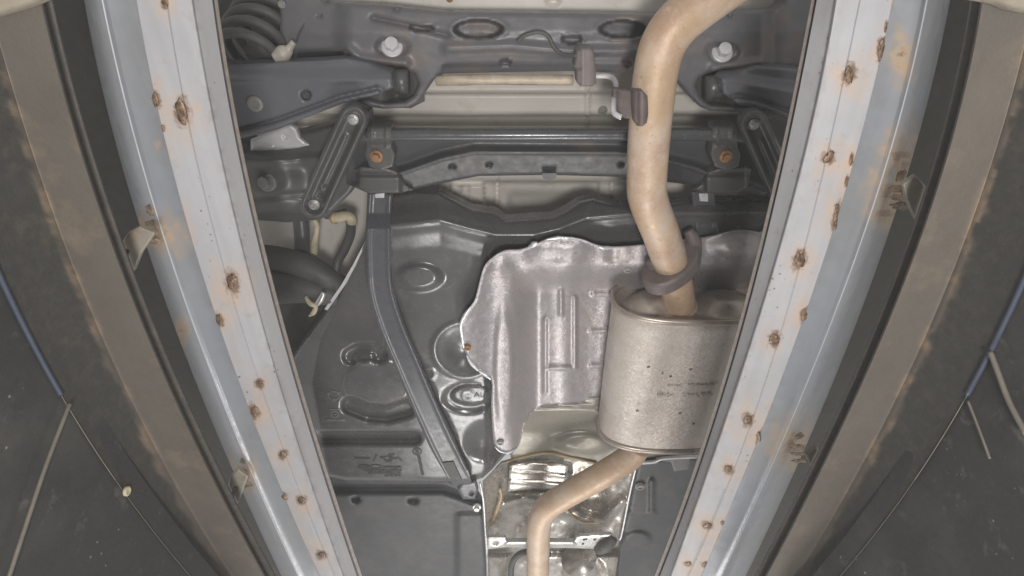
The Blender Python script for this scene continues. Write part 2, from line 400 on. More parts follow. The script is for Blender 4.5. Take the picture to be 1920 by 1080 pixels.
# weld spots: px, py, rx, ry, halo radius, rotation
WELDS = {-1: [(342, 212, 13, 24, 46, -.1), (434, 528, 12, 20, 50, -.3), (411, 600, 7, 14, 30, -.3), (487, 720, 8, 9, 26, 0), (477, 772, 9, 14, 34, -.4), (530, 852, 9, 9, 30, 0), (565, 938, 9, 9, 30, 0), (533, 932, 6, 8, 14, 0), (603, 1040, 9, 8, 28, 0), (292, 186, 8, 15, 40, -.2), (306, 240, 4, 6, 16, 0), (309, 6, 7, 9, 26, 0)],
         1: [(1592, 140, 11, 19, 44, .4), (1554, 295, 12, 12, 38, 0), (1499, 488, 11, 18, 36, .35), (1452, 636, 11, 15, 30, .3), (1402, 787, 11, 12, 40, 0), (1366, 879, 9, 9, 26, 0), (1326, 986, 10, 7, 34, .3), (1354, 980, 4, 4, 20, 0), (1290, 1057, 7, 5, 28, 0), (1321, 1058, 6, 6, 28, 0), (1652, 92, 7, 22, 34, .15), (1661, 50, 3, 12, 16, .2), (1596, 300, 4, 12, 40, .2), (1588, 340, 4, 10, 36, .2), (1568, 405, 6, 30, 46, .22), (1508, 590, 7, 14, 42, .3), (1424, 818, 5, 14, 40, .35)]}
CHAN = {-1: [(282, 440, 60, 28), (340, 625, 14, 20), (458, 890, 26, 26), (296, 270, 5, 8)],
        1: [(1690, 300, 40, 40), (1670, 375, 46, 42), (1690, 110, 20, 34), (1495, 838, 46, 34), (1660, 400, 30, 22)]}
def rail_wear(side):
    def f(px, py, cc):
        r = np.zeros(len(px)); g = np.zeros(len(px)); d = np.zeros(len(px))
        for (x, y, rx, ry, hal, rot) in WELDS[side]:
            e = np.hypot((px-x)/hal, (py-y-hal*.12)/hal/1.15)*.75+1.1*(fbm(px*.07+x, py*.045, 17)-.44)
            r = np.maximum(r, .72*np.clip(1-e, 0, 1)**1.2)
            q = ell(px, py, x, y, rx*1.5, ry*1.5, rot)+.9*(fbm(px*.16, py*.13, 27)-.44); g = np.maximum(g, .9*np.clip(1.35-q, 0, 1))
        ed = np.exp(-np.abs(px-LINES[side]['C'](py))/11)*np.clip((fbm(px*.02, py*.018, 41)-.42)/.12, 0, 1)*(cc > 7)
        r = np.maximum(r, .6*ed); g = np.maximum(g, .3*ed*(vnoise(px*.2, py*.12, 43) > .6))
        d = np.where(cc < 3, 1.0, np.where(cc < 8, .12, 0.))+.35*np.exp(-np.abs(px-LINES[side]['B'](py))/9)*(vnoise(px*.15, py*.06, 14) > .55)*(cc > 7)
        return np.column_stack([r, g, d])
    return f
def chan_wear(side):
    def f(px, py, cc):
        r = np.zeros(len(px)); g = np.zeros(len(px))
        for (x, y, rx, ry) in CHAN[side]:
            e = ell(px, py, x, y, rx*1.25, ry*1.7)+1.2*(fbm(px*.06, py*.05, 37)-.44); r = np.maximum(r, np.clip(1.25-e, 0, 1))
            q = ell(px, py, x, y, rx*.9, ry); g = np.maximum(g, .62*np.clip(1.3-q, 0, 1)*(vnoise(px*.05, py*.16, 5) > .42))
        d = .25*vnoise(px*.02, py*.008, 8)
        return np.column_stack([r, g, d])
    return f
def beam_wear(side):
    G = LINES[side]['G']; Fl = LINES[side]['F']
    def f(px, py, cc):
        dd = (px-G(py))*(-side)           # >0 towards the pit middle
        rag = (vnoise(py*.035, px*0+side, 2)-.5)*26+(vnoise(py*.14, px*0, 3)-.5)*12
        band = 15+rag*.9
        r = np.where(dd < 7, np.clip(1.2-np.abs(dd+band*.35)/np.maximum(band, 7), 0, 1), np.clip(.35-dd/60, 0, .4))
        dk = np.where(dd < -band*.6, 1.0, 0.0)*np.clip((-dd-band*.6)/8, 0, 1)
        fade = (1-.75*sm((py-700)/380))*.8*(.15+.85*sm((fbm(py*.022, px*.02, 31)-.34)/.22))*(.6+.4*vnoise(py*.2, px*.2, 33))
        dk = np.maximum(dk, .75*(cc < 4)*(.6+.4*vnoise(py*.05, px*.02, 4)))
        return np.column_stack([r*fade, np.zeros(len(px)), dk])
    return f
SIDE = {-1: 'left', 1: 'right'}
RAIL_LABEL = {-1: 'pale galvanised pit rail with brown weld spots, beside the black fuel tank', 1: 'pale galvanised pit rail with brown weld spots, overlapping the muffler'}
BEAM_LABEL = {-1: 'brown steel ledge beam with rusty lip, on the fuel tank side of the pit', 1: 'brown steel ledge beam with rusty lip, on the muffler side of the pit'}
WALL_LABEL = {-1: 'left', 1: 'right'}
for s in (-1, 1):
    root = thing('pit_rail', U(LINES[s]['C'](540), 540, ZR), RAIL_LABEL[s], 'rail', 'galvanised rails along the pit opening')
    cols = [('A', 11, .86), ('A', 10, .772), ('A', 4, .768), ('A', 2, .772), ('A', 0, .765)]
    cols += spread_cols('A', 'B', .757, .729, 4)+[('B', -1, .722), ('B', -3, ZR)]
    cols += spread_cols('B', 'M', ZR, ZR, 9, -5, 1.5)+[('M', 0, ZR+.0013), ('M', -1.5, ZR)]
    cols += spread_cols('M', 'C', ZR, ZR, 12, -3, 1)+[('C', 0, ZR+.001), ('C', 0, ZR+.006)]
    prof = strip('rail_profile', s, cols, M['galv'], root, rail_wear(s))
    for i, (x, y, rx, ry, hal, rot) in enumerate(WELDS[s]):
        blob('weld_bead', x, y, ZR-.0008, rx*.72, ry*.72, M['weld'], prof, -rot, .2, i+20*(s > 0), .7)
    # galvanised channel outside the rail, set 12 mm higher, rolled over on its outer side
    ZC = ZR+.075
    ca = [('C', 14, ZC+.012)]+spread_cols('C', 'D', ZC+.012, ZC+.007, 8, 3, 9)+[('D', 5, ZC+.005), ('D', 1.5, ZC+.003), ('D', 0, ZC+.0026), ('D', -1.5, ZC+.0032)]
    for t in np.linspace(.08, 1, 14): ca.append((('D', 'E', t), 0, ZC+.0045+.14*t**2.2))
    ca += [('E', -2, ZR+.27)]
    ch = strip('channel', s, ca, M['channel'], root, chan_wear(s))
    tube('channel_highlight', U(LINES[s]['D'](YS[::4]), YS[::4], ZC+.0026), .0012, M['edge'], ch, 8, 2)  # bright tube painted in as the highlight on the channel's corner
    # web above the gap, the gap's shadow put into its dark colour
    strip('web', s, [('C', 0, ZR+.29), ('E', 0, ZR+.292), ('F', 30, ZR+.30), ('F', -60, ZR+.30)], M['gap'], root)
    brs = {-1: [(236, 470, 283, 425), (433, 918, 458, 890)], 1: [(1728, 378, 1690, 360), (1538, 868, 1500, 842)]}[s]
    for j, (bx, by, cx, cy) in enumerate(brs):
        # slotted steel tab welded to the channel and reaching down to the beam
        k = 1 if j == 0 else .8
        o, sl = {(-1, 0): ([(240, 436), (262, 424), (292, 436), (266, 474), (252, 508), (240, 516), (226, 506), (214, 478)], [(231, 496), (239, 470)]),
                 (-1, 1): ([(434, 890), (446, 878), (466, 892), (452, 930), (440, 956), (424, 962), (416, 940)], [(432, 944), (441, 914)]),
                 (1, 0): ([(1692, 344), (1716, 328), (1742, 356), (1752, 380), (1742, 412), (1728, 428), (1714, 408), (1700, 378)], [(1731, 398), (1736, 386)]),
                 (1, 1): ([(1510, 852), (1530, 836), (1545, 858), (1552, 880), (1540, 900), (1526, 890)], [(1537, 878), (1535, 866)])}[(s, j)]
        relief('bracket', o, lambda x, y, sl=sl: .722+.012*sm((4.5-pld(x, y, sl))/2.5), 2.5, M['tab'], root, .005, (3, .003))
        blob('weld_bead', cx, cy-30*k, ZC+.008, 9*k, 9*k, M['scale'], ch, 0, .3, 50+j, .5)
        for q in range(3):
            blob('weld_bead', cx+s*(-6+q*2), cy+(q*17-6)*k, ZC+.011, 17*k, 5*k, M['scale'], ch, .15*s, .16, 60+q+j*7, 1.1)
    # ledge beam: inner lip, underside, turned-down dark web with ragged rusty corner
    b = thing('steel_beam', U(LINES[s]['G'](540), 540, .62), BEAM_LABEL[s], 'beam', 'brown steel ledge beams along the pit')
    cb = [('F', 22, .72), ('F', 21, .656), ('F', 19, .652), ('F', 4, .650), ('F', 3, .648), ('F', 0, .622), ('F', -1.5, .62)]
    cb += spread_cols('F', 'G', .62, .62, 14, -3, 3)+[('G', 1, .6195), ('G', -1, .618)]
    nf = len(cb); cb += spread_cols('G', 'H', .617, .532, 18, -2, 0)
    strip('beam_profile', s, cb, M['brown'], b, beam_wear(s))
    # dark steel wall lining, straight down from the beam
    hx = LINES[s]['H'](YS); top = U(hx, YS, np.full(len(YS), .531)); top[:, 0] += s*.003
    n = len(YS); rows = [top+np.array([0, 0, -d]) for d in (-.04, .05, .15, .3, .5, .75)]
    V = np.concatenate(rows); Fc = []
    for i in range(5):
        for k2 in range(n-1):
            q = (i*n+k2, i*n+k2+1, (i+1)*n+k2+1, (i+1)*n+k2); Fc.append(q)
    w = link('pit_wall', mesh('pit_wall', V, Fc), M['darksteel']); w['kind'] = 'structure'
    w['label'] = 'dark steel pit wall lining'
    me = w.data
    # blue reflection in the panel joint, modelled as a coloured tube
    yy = np.arange(420, 1190, 20); tx = LINES[s]['H'](yy)
    tp = U(tx, yy, np.full(len(yy), .531)); lim = 740
    k1 = yy <= lim
    tube('joint_glint', tp[k1], [.003]*k1.sum(), M['blue'], w, 10, 3)
    k3 = yy >= lim
    k4 = k3 & (yy <= 910); k5 = yy >= 900
    tube('edge_seam', tp[k4], [.0007]*k4.sum(), M['tanline'], w, 8, 3)
    tube('edge_seam', tp[k5], [.0004]*k5.sum(), M['tanline'], w, 8, 3)
def on_wall(s, px, py, off=.006):
    """point of the wall lining seen at a picture point"""
    hx = LINES[s]['H'](YS); T = U(hx, YS, np.full(len(YS), .531))
    p = UX(px, py, T[len(T)//2, 0])
    for _ in range(12):
        x = np.interp(p[1], T[:, 1], T[:, 0]); p = UX(px, py, x-s*off)
    return p
def cable(s, pts, r, mat, label):
    o = tube('cable', [on_wall(s, *p) for p in pts], r, mat, None, 8, 6); o['label'] = label; o['category'] = 'cable'; return o
cable(-1, [(131, 757), (118, 790), (88, 868), (60, 950), (14, 1090), (0, 1130)], .0024, M['tanline'], 'dusty tan cable slanting down the dark wall on the fuel tank side')
cable(1, [(1857, 660), (1872, 700), (1893, 755), (1925, 815)], .003, M['tanline'], 'thick dusty cable slanting down the dark wall near the right edge')
cable(1, [(1815, 752), (1830, 790), (1845, 830), (1856, 860)], .0015, M['tanline'], 'thin dusty wire hanging below the blue line on the muffler side')
p = on_wall(-1, 238, 921, .002); q = bpy.data.objects.new('screw', BUTTON.copy()); COL.objects.link(q); q.data.materials.append(M['ivory'])
wl = [o for o in COL.objects if o.name.startswith('pit_wall')][0]
place(q, Vector(p), wl); q.scale = (.007,)*3; q.rotation_euler = (0, math.radians(-90), 0)
# plates closing the beams at the near end
for s, poly, lab in ((-1, [(-40, -40), (108, -40), (86, -4), (56, 12), (20, 24), (-40, 34)], 'pale weathered end plate across the beam top at upper left'),
                     (1, [(1790, -40), (1960, -40), (1960, 24), (1905, 22), (1872, 10), (1840, 4), (1800, -6)], 'pale weathered end plate across the beam top at upper right')):
    e = relief('end_plate', poly, lambda x, y: .585+.0*x, 6, M['endplate'], None, .012, (16, .014), 3)
    e['label'] = lab; e['category'] = 'plate'; e['group'] = 'end plates of the ledge beams'

# ================================================================== THE CAR
car = thing('car', U(960, 540, 1.3), 'underside of a pale car with black fuel tank, oval muffler and peach coloured exhaust pipe', 'car')
# --- body floor, pale paint, stepped
def floor_z(x, y):
    z = 1.52+0*x
    z = z-.05*sm((y-170)/8)*(1-sm((y-213)/5))
    z = z+.05*sm((y-213)/6)*(1-sm((y-236)/3))
    z = z-.03*sm((y-236)/3)*(1-sm((y-246)/4))
    z = z-.012*sm((4-np.abs(x-1102))/2)*(y > 140)*(y < 240)
    f = sm((y-338)/5)
    z = z+.05*f
    # pressed box and ribs ahead of the tank
    z = z-.05*sm((x-842)/6)*(1-sm((x-905)/5))*sm((y-340)/8)
    z = z-.02*sm((10-np.abs(x-872))/5)*sm((y-345)/6)*(1-sm((y-368)/8))
    z = z+.02*sm((3-np.abs(x-932))/2)*(y > 325)
    z = z+.035*sm((x-945)/20)*(1-sm((x-1105)/20))*sm((y-352)/25)
    z = z-.03*sm((x-1120)/5)*f
    z = z+.02*sm((3-np.abs(x-1147))/2)*f
    return z
relief('floor_pan', [(380, -60), (1560, -60), (1560, 540), (380, 540)], floor_z, 5, M['cream'], car, 0)
relief('trunk_floor', [(560, -60), (1500, -60), (1500, 60), (560, 60)], lambda x, y: 1.44-.01*sm((3-np.abs(x-720))/2)+.02*sm((13-np.hypot(x-1037, (y-2)*1.2))/3), 6, M['cream'], car, .01)
# --- rear subframe
holes = [(897, 55, 46, 18, .10), (1168, 55, 44, 17, .10), (1072, 74, 20, 8, .05), (790, 53, 24, 6, .04), (947, 118, 11, 6, .05), (744, 18, 6, 2.5, .02), (1370, 29, 6, 2.5, .02), (1176, 118, 9, 7, .03), (600, 30, 4, 3, .02)]
def sub_z(x, y):
    z = 1.305+.00035*np.maximum(0, 60-y)
    z = z+.03*sm((660-x)/40)*(1-sm((y-105)/10))+.03*sm((x-1425)/30)
    for cx, cy, rx, ry, d in holes:
        e = ell(x, y, cx, cy, rx, ry); z = z+d*sm((1.05-e)/.16)-.0025*np.exp(-((e-1.14)/.12)**2)
    # pressed lips around the bushes, ribs along the beam
    z = z-.012*np.exp(-(pld(x, y, [(840, 90), (960, 86), (1075, 96), (1190, 96)])/9)**2)
    z = z-.014*np.exp(-(pld(x, y, [(655, 95), (672, 110), (720, 116), (760, 118)])/9)**2)
    z = z-.012*np.exp(-(pld(x, y, [(1425, 118), (1390, 122), (1340, 130)])/9)**2)
    z = z+.012*sm((1.2-ell(x, y, 736, 88, 30, 17))/.3)+.012*sm((1.2-ell(x, y, 1355, 98, 30, 17))/.3)
    z = z+.012*np.exp(-(pld(x, y, [(700, 34), (770, 48), (840, 66)])/5)**2)
    z = z+.02*sm((y-118)/14)*(x > 830)*(x < 1265)
    z = z+.004*(fbm(x*.02, y*.03, 4)-.5)
    return z
sub_out = [(525, -40), (600, -40), (606, 4), (720, 10), (830, 22), (1000, 24), (1215, 27), (1330, 24), (1455, 19), (1470, 8), (1482, -40), (1565, -40), (1565, 118), (1480, 126), (1432, 122), (1400, 128), (1360, 128), (1325, 138), (1311, 146), (1305, 162), (1316, 184), (1332, 197), (1380, 200), (1420, 194), (1420, 205), (1380, 209), (1330, 207), (1312, 200), (1290, 178), (1268, 152), (1240, 142), (1190, 138), (1080, 133), (960, 135), (832, 138), (815, 148), (800, 170), (785, 192), (765, 202), (720, 204), (690, 200), (668, 190), (690, 186), (720, 194), (758, 190), (776, 178), (784, 158), (777, 138), (755, 126), (720, 121), (680, 114), (660, 106), (653, 96), (600, 96), (525, 100)]
subf = relief('rear_subframe', sub_out, sub_z, 4.5, M['frame'], car, .05, (7, .012))
for x, y in ((735, 88), (1354, 98)):
    bolt(x, y, 1.315, 20, M['alu'], subf, name='mount_bolt', tilt=(-.65, .1))
bolt(528, 8, 1.33, 7, M['greybolt'], subf, name='stud')
tube('sensor_wire', [U(970, 78, 1.285), U(985, 66, 1.283), U(1010, 60, 1.282), U(1028, 68, 1.282), U(1040, 90, 1.278), U(1056, 102, 1.27), U(1082, 104, 1.25)], .0042, M['rubber'], car, 8, 6)
# dark wheel-house sides behind the spring and behind the right-hand arm
relief('wheel_house', [(380, -60), (640, -60), (640, 130), (600, 150), (380, 150)], lambda x, y: 1.47+.02*fbm(x*.02, y*.02), 9, M['black'], car, .02)
relief('wheel_house', [(1400, -20), (1560, -60), (1560, 430), (1440, 420), (1400, 300)], lambda x, y: 1.46+.02*fbm(x*.02, y*.02), 9, M['black'], car, .02)
# --- coil spring
c0 = U(452, 138, 1.28); pts = []
for i in range(0, 8*20+1):
    a = i/20*2*math.pi*.6; t = i/(8*20)
    pts.append(c0+np.array([.068*math.cos(a)+.035*t, .068*math.sin(a)-.085*t, .03*math.sin(a)+.16*t]))
tube('coil_spring', pts, .0105, M['rubber'], car, 12, 2)
tube('bump_stop', [c0+np.array([.012, -.02, .08]), c0+np.array([.03, -.07, .2])], .03, M['rubber'], car, 20, 2)
tube('plug_fitting', [U(517, 108, 1.30), U(531, 100, 1.30), U(540, 94, 1.30), U(543, 90, 1.3), U(551, 79, 1.3)], [.014, .017, .012, .008, .0065], M['fitting'], car, 14, 4)
tube('wire', [U(555, 80, 1.3), U(562, 60, 1.33), U(580, 30, 1.35)], .002, M['rubber'], car, 6, 6)
# --- lower control arms
def arm_z(s):
    def f(x, y):
        u = x if s < 0 else 2*1048-x-0
        cr = 150-.0*(u-500)
        z = 1.235+.022*sm((cr-y)/24)*1.0+.00022*np.maximum(0, y-cr)
        z = z-.004*np.exp(-((y-cr)/4)**2)
        return z
    return f
def larm(x, y):
    z = 1.235+.03*sm((150-y)/30)+.0002*np.maximum(0, y-150)-.004*np.exp(-((y-151)/4)**2)
    z = z+.03*sm((11-np.hypot(x-574, y-178))/4*1.0)
    bead = pld(x, y, [(420, 262), (520, 236), (640, 192), (708, 176)])
    z = z-.012*sm((7-bead)/3)+.012*np.exp(-((bead-11)/3)**2)
    z = z+.02*sm((560-x)/500)*0
    return z
la = relief('control_arm', [(370, 118), (440, 121), (600, 114), (650, 110), (690, 118), (733, 136), (737, 165), (712, 175), (640, 195), (520, 242), (430, 266), (370, 268)], larm, 4, M['arm'], car, .05, (5, .006))
bolt(479, 194, 1.243, 15, M['greybolt'], la, BUTTON, 'rivet')
bolt(574, 178, 1.262, 7, M['rubber'], la, BUTTON, 'plug')
def rarm(x, y):
    cr = 152+.18*(x-1355)
    z = 1.24+.03*sm((cr-y)/26)+.0002*np.maximum(0, y-cr)-.004*np.exp(-((y-cr)/4)**2)
    bead = pld(x, y, [(1380, 190), (1415, 196), (1500, 226)])
    return z-.012*sm((7-bead)/3)+.012*np.exp(-((bead-11)/3)**2)
relief('control_arm', [(1352, 150), (1362, 140), (1420, 124), (1480, 128), (1570, 140), (1570, 250), (1500, 232), (1440, 208), (1385, 196), (1356, 176)], rarm, 4, M['arm'], car, .05, (5, .006))
# bush inside each subframe hook, dark sheets behind standing for the cavity's shade
relief('hook_shade', [(664, 100), (700, 112), (790, 120), (796, 190), (770, 203), (690, 200), (676, 188)], lambda x, y: 1.335+.03*np.exp(-((x-745)/16)**2), 4, M['black'], car, .01)
relief('hook_shade', [(1300, 130), (1440, 118), (1440, 208), (1330, 208), (1300, 190)], lambda x, y: 1.335+.03*np.exp(-((x-1345)/16)**2), 4, M['black'], car, .01)
for a, b_ in (((741, 152), (766, 153)), ((1322, 166), (1350, 162))):
    tube('arm_bush', [U(*a, 1.30), U(*b_, 1.30)], .026, M['black'], car, 20, 2)
# --- pale bracket plate and the dark knuckle under the left arm
relief('white_bracket', [(470, 262), (500, 250), (545, 233), (556, 240), (563, 258), (580, 272), (560, 277), (520, 281), (470, 283)], lambda x, y: 1.33+.02*sm((4-np.hypot(x-534, y-257))/2)-.004*sm((4-np.hypot(x-510, y-276))/2), 3, M['alu'], car, .01, (5, .006))
def knuckle(x, y):
    z = 1.34-.03*sm((1.2-ell(x, y, 510, 340, 60, 55))/.8)+.012*np.exp(-(pld(x, y, [(470, 372), (600, 362)])/6)**2)
    z = z-.02*np.exp(-((y-300)/12)**2)+.02*sm((y-395)/14)
    return z
kn = relief('trailing_arm', [(440, 255), (480, 270), (600, 240), (690, 210), (700, 300), (660, 360), (620, 400), (600, 412), (540, 417), (470, 412), (440, 400)], knuckle, 5, M['black'], car, .05, (7, .012))
bolt(501, 341, 1.31, 18, M['greybolt'], kn, BOLT, 'bolt', (-.2, .3))
relief('trailing_arm', [(1420, 215), (1560, 230), (1560, 420), (1460, 400), (1430, 330)], lambda x, y: 1.36+.02*np.exp(-((y-300)/20)**2), 6, M['black'], car, .05, (7, .012))
# --- front crossmember of the subframe
ridge = [(560, 380), (690, 345), (770, 318), (830, 297), (890, 285), (1175, 287), (1260, 304), (1300, 314), (1450, 372)]
def cross_z(x, y):
    ry = np.interp(x, [p[0] for p in ridge], [p[1] for p in ridge])
    z = 1.285+.022*sm((ry-y)/16)-.006*np.exp(-((y-ry)/3)**2)+.0004*np.maximum(0, y-ry)
    for cx, cy in ((917, 308), (1165, 308), (848, 312)): z = z+.02*sm((6-np.hypot(x-cx, (y-cy)*1.4))/3)
    return z
cm = relief('front_crossmember', [(640, 262), (760, 258), (1320, 258), (1450, 262), (1470, 378), (1440, 368), (1370, 362), (1290, 346), (1175, 332), (1030, 328), (898, 330), (835, 342), (770, 356), (725, 362), (690, 362), (650, 345)], cross_z, 4, M['xm'], car, .04, (5, .006))
relief('crossmember_tab', [(1016, 325), (1044, 325), (1043, 334), (1030, 339), (1018, 334)], lambda x, y: 1.283+0*x, 3, M['frame'], car, .01)
# pressed feet under the clamps
for s, cx in ((1, 712), (-1, 1362)):
    o = [(cx-47, 318), (cx-34, 312), (cx+16, 316), (cx+40, 326), (cx+48, 345), (cx+62, 356), (cx+40, 362), (cx-20, 362), (cx-40, 350)]
    if s < 0: o = [(2*cx-x, y) for x, y in o]
    relief('clamp_foot', o, lambda x, y, cx=cx: 1.262+.02*sm((340-y)/20)*0+.012*np.exp(-(((y-326)/5)**2))+.02*sm((np.abs(x-cx)-34)/10), 3, M['black'], car, .03, (4, .006))
# --- stabiliser bar in two clamps
yb = 1.225
tube('stabilizer_bar', [U(640, 256, yb+.03), U(690, 254, yb+.005), U(720, 253, yb), U(960, 253, yb), U(1260, 253, yb), U(1345, 254, yb), U(1375, 255, yb+.005), U(1430, 258, yb+.03)], .0125, M['bar'], car, 24, 8)
for cx in (711, 1358):
    def clz(x, y, cx=cx):
        t = np.clip((y-252)/19, -1, 1); z = 1.245-.035*np.sqrt(1-t*t)*(y < 273)
        z = z-.004*np.exp(-((x-cx+14)/3)**2)*(y < 276)-.004*np.exp(-((x-cx-14)/3)**2)*(y < 276)
        return z
    cl = relief('stabilizer_clamp', [(cx-23, 236), (cx-20, 232), (cx+20, 232), (cx+23, 236), (cx+24, 276), (cx+30, 290), (cx+26, 312), (cx+4, 320), (cx-18, 312), (cx-26, 290), (cx-24, 276)], clz, 2.5, M['black'], car, .03, (3, .004))
    bolt(cx-5 if cx < 900 else cx+3, 293, 1.243, 12, M['rustbolt'], cl, BOLT)
# --- stamped brace bars
def brace(x0, y0, x1, y1, w0, w1, z):
    a = math.atan2(y1-y0, x1-x0); o = []
    for k in range(13): t = a+math.pi/2+math.pi*k/12; o.append((x0+w0*math.cos(t), y0+w0*math.sin(t)))
    for k in range(13): t = a-math.pi/2+math.pi*k/12; o.append((x1+w1*math.cos(t), y1+w1*math.sin(t)))
    L = math.hypot(x1-x0, y1-y0)
    def f(x, y):
        d = pld(x, y, [(x0, y0), (x1, y1)]); w = (w0+w1)/2
        zz = z-.010*np.exp(-((d-w*.78)/(w*.16))**2)
        tt = ((x-x0)*(x1-x0)+(y-y0)*(y1-y0))/L/L
        zz = zz+.009*sm((w*.6-d)/(w*.25))-.006*np.exp(-((d-0)/(w*.16))**2)*sm((tt-.15)/.06)*sm((.85-tt)/.06)
        for tq, rr in ((.89, 5), (.78, 4)): zz = zz+.012*sm((rr-np.hypot(x-x0-(x1-x0)*tq-3, y-y0-(y1-y0)*tq))/2)
        return zz
    b = relief('brace_bar', o, f, 3, M['black'], car, .016, (3, .004))
    bolt(x0, y0, z+.008, 10.5, M['silver'], b); bolt(x1, y1, z+.008, 10.5, M['silver'], b)
    return b
brace(662, 224, 589, 384, 28, 26, 1.20)
brace(1414, 233, 1486, 396, 28, 26, 1.20)
# --- fuel tank
seam = [(690, 428), (740, 422), (825, 413), (880, 428), (930, 440), (1000, 440), (1050, 428), (1100, 408), (1190, 400), (1460, 400)]
def tank_z(x, y):
    sy = np.interp(x, [p[0] for p in seam], [p[1] for p in seam])
    z = 1.285+.085*sm((sy+6-y)/60)-.007*np.exp(-((y-sy)/5)**2)
    z = z+.012*sm((y-sy-14)/40)*(1-sm((y-560)/120))          # shallow upper belly
    z = z-.016*sm((1.15-ell(x, y, 785, 520, 46, 26))/.55)
    z = z+.000035*np.maximum(0, y-640)
    def cut(d, w, dep, e=6): return dep*sm((w-d)/e)
    k1 = pld(x, y, [(658, 668), (672, 660), (700, 660), (712, 666)]); z = z+cut(k1, 19, .018, 9)-cut(pld(x, y, [(672, 674), (694, 672)]), 12, .01, 5)
    e = ell(x, y, 708, 721, 64, 47); z = z-.006*sm((1.03-e)/.07)
    k2 = pld(x, y, [(658, 760), (690, 773), (725, 776), (762, 766)]); z = z+cut(k2, 21, .026, 11)
    k3 = pld(x, y, [(540, 821), (778, 821)]); z = z+cut(k3, 15, .026, 8)
    e = ell(x, y, 878, 746, 54, 31); z = z+.011*sm((1.05-e)/.4)
    e = ell(x, y, 884, 740, 37, 18); z = z-.0115*sm((1.08-e)/.2)
    r = np.hypot(x-877, y-741); z = z-.002*np.exp(-((r-9)/2)**2)-.002*np.exp(-(r/3)**2)
    r = np.hypot(x-803, (y-701)*1.05); z = z-.004*np.exp(-((r-11)/2.5)**2)
    e = ell(x, y, 872, 655, 54, 48); z = z+.030*sm((1.1-e)/1.1)-.004*np.exp(-((e-1.08)/.1)**2)
    e = ell(x, y, 908, 828, 44, 42); z = z+.030*sm((1.1-e)/1.1)
    z = z-.008*sm((y-806)/6)*0
    z = z+.11*sm((x-905)/60)*sm((y-452)/30)
    # left shoulder
    sh = pld(x, y, [(690, 440), (640, 560), (600, 640), (585, 720), (600, 800), (612, 880)])
    left = (x < np.interp(y, [440, 560, 640, 720, 800, 880], [690, 640, 600, 585, 600, 612]))
    z = z+np.where(left, .0012*sh, 0)
    # front lip
    z = z+.0*x
    return z+.003*(fbm(x*.012, y*.014, 6)-.5)
tank_out = [(690, 366), (735, 366), (770, 360), (822, 360), (852, 374), (885, 390), (932, 397), (950, 411), (1000, 407), (1035, 405), (1062, 392), (1085, 377), (1112, 372), (1150, 383), (1180, 386), (1240, 384), (1300, 376), (1470, 372), (1470, 700), (1200, 720), (1010, 740), (985, 790), (955, 845), (925, 878), (905, 896), (885, 902), (830, 905), (650, 903), (612, 895), (598, 860), (575, 800), (540, 740), (536, 690), (560, 650), (592, 606), (628, 556), (662, 498), (684, 450)]
tank = relief('fuel_tank', tank_out, tank_z, 4, M['tank'], car, .03, (9, .022))
# moulded writing and marks
def text(name, s, px, py, z, hpx, mat, parent, rot=0, depth_=.0015):
    cu = bpy.data.curves.new(name, 'FONT'); cu.body = s; cu.extrude = depth_; cu.align_x = 'CENTER'; cu.align_y = 'CENTER'
    t = bpy.data.objects.new(name, cu); COL.objects.link(t)
    bpy.context.view_layer.update()
    me = bpy.data.meshes.new_from_object(t.evaluated_get(bpy.context.evaluated_depsgraph_get())); me.name = name
    bpy.data.objects.remove(t)
    h = R_at(px, py, z, hpx)/.7*1.35
    me.transform(Matrix.Rotation(rot, 4, 'Z')@Matrix.Scale(h, 4)@Matrix.Rotation(math.pi, 4, 'X'))
    me.transform(Matrix.Translation(Vector(U(px, py, z))))
    return link(name, me, mat, parent)
text('lettering', 'ALB', 903, 741, float(tank_z(np.array([884.]), np.array([741.]))[0])-.001, 9, M['ink'], tank)
def marks(name, items, z, mat, parent):
    """raised strokes: list of polylines in picture points with width, joined into one small part"""
    V = []; Fc = []
    for pts, w in items:
        for (x0, y0), (x1, y1) in zip(pts[:-1], pts[1:]):
            L = math.hypot(x1-x0, y1-y0)+1e-6; nx, ny = -(y1-y0)/L*w*.68, (x1-x0)/L*w*.68
            b = len(V); q = [(x0+nx, y0+ny), (x1+nx, y1+ny), (x1-nx, y1-ny), (x0-nx, y0-ny)]
            for dz in (.0, -.0018):
                for a, c in q:
                    zz = float(z(np.array([a]), np.array([c]))[0])
                    V.append(U(a, c, zz+dz+.0006*(dz == 0)))
            Fc += [(b, b+1, b+2, b+3), (b+7, b+6, b+5, b+4)]+[(b+i, b+4+i, b+4+(i+1) % 4, b+(i+1) % 4) for i in range(4)]
    me = mesh(name, V, Fc, False); face_down(me)
    o = link(name, me, mat, parent); o['kind'] = 'stuff'; return o
def glyphs(x0, x1, y, h, n, sl=0):
    out = []; x = x0
    while x < x1:
        w = random.uniform(.35, .75)*h
        yy = y+sl*(x-x0)
        k = random.randrange(4)
        if k == 0: out.append(([(x, yy-h/2), (x, yy+h/2), (x+w, yy+h/2)], 1.1))
        elif k == 1: out.append(([(x, yy+h/2), (x+w/2, yy-h/2), (x+w, yy+h/2)], 1.1))
        elif k == 2: out.append(([(x, yy-h/2), (x+w, yy-h/2), (x+w, yy+h/2), (x, yy+h/2), (x, yy-h/2)], 1.0))
        else: out.append(([(x, yy), (x+w, yy)], 1.6))
        x += w+random.uniform(.25, .9)*h*.5
    return out
it = []
for y, x0, x1 in ((876, 676, 694), (876, 722, 752), (882, 682, 752), (887, 690, 752), (892, 722, 752)): it += glyphs(x0, x1, y, 3.2, 0)
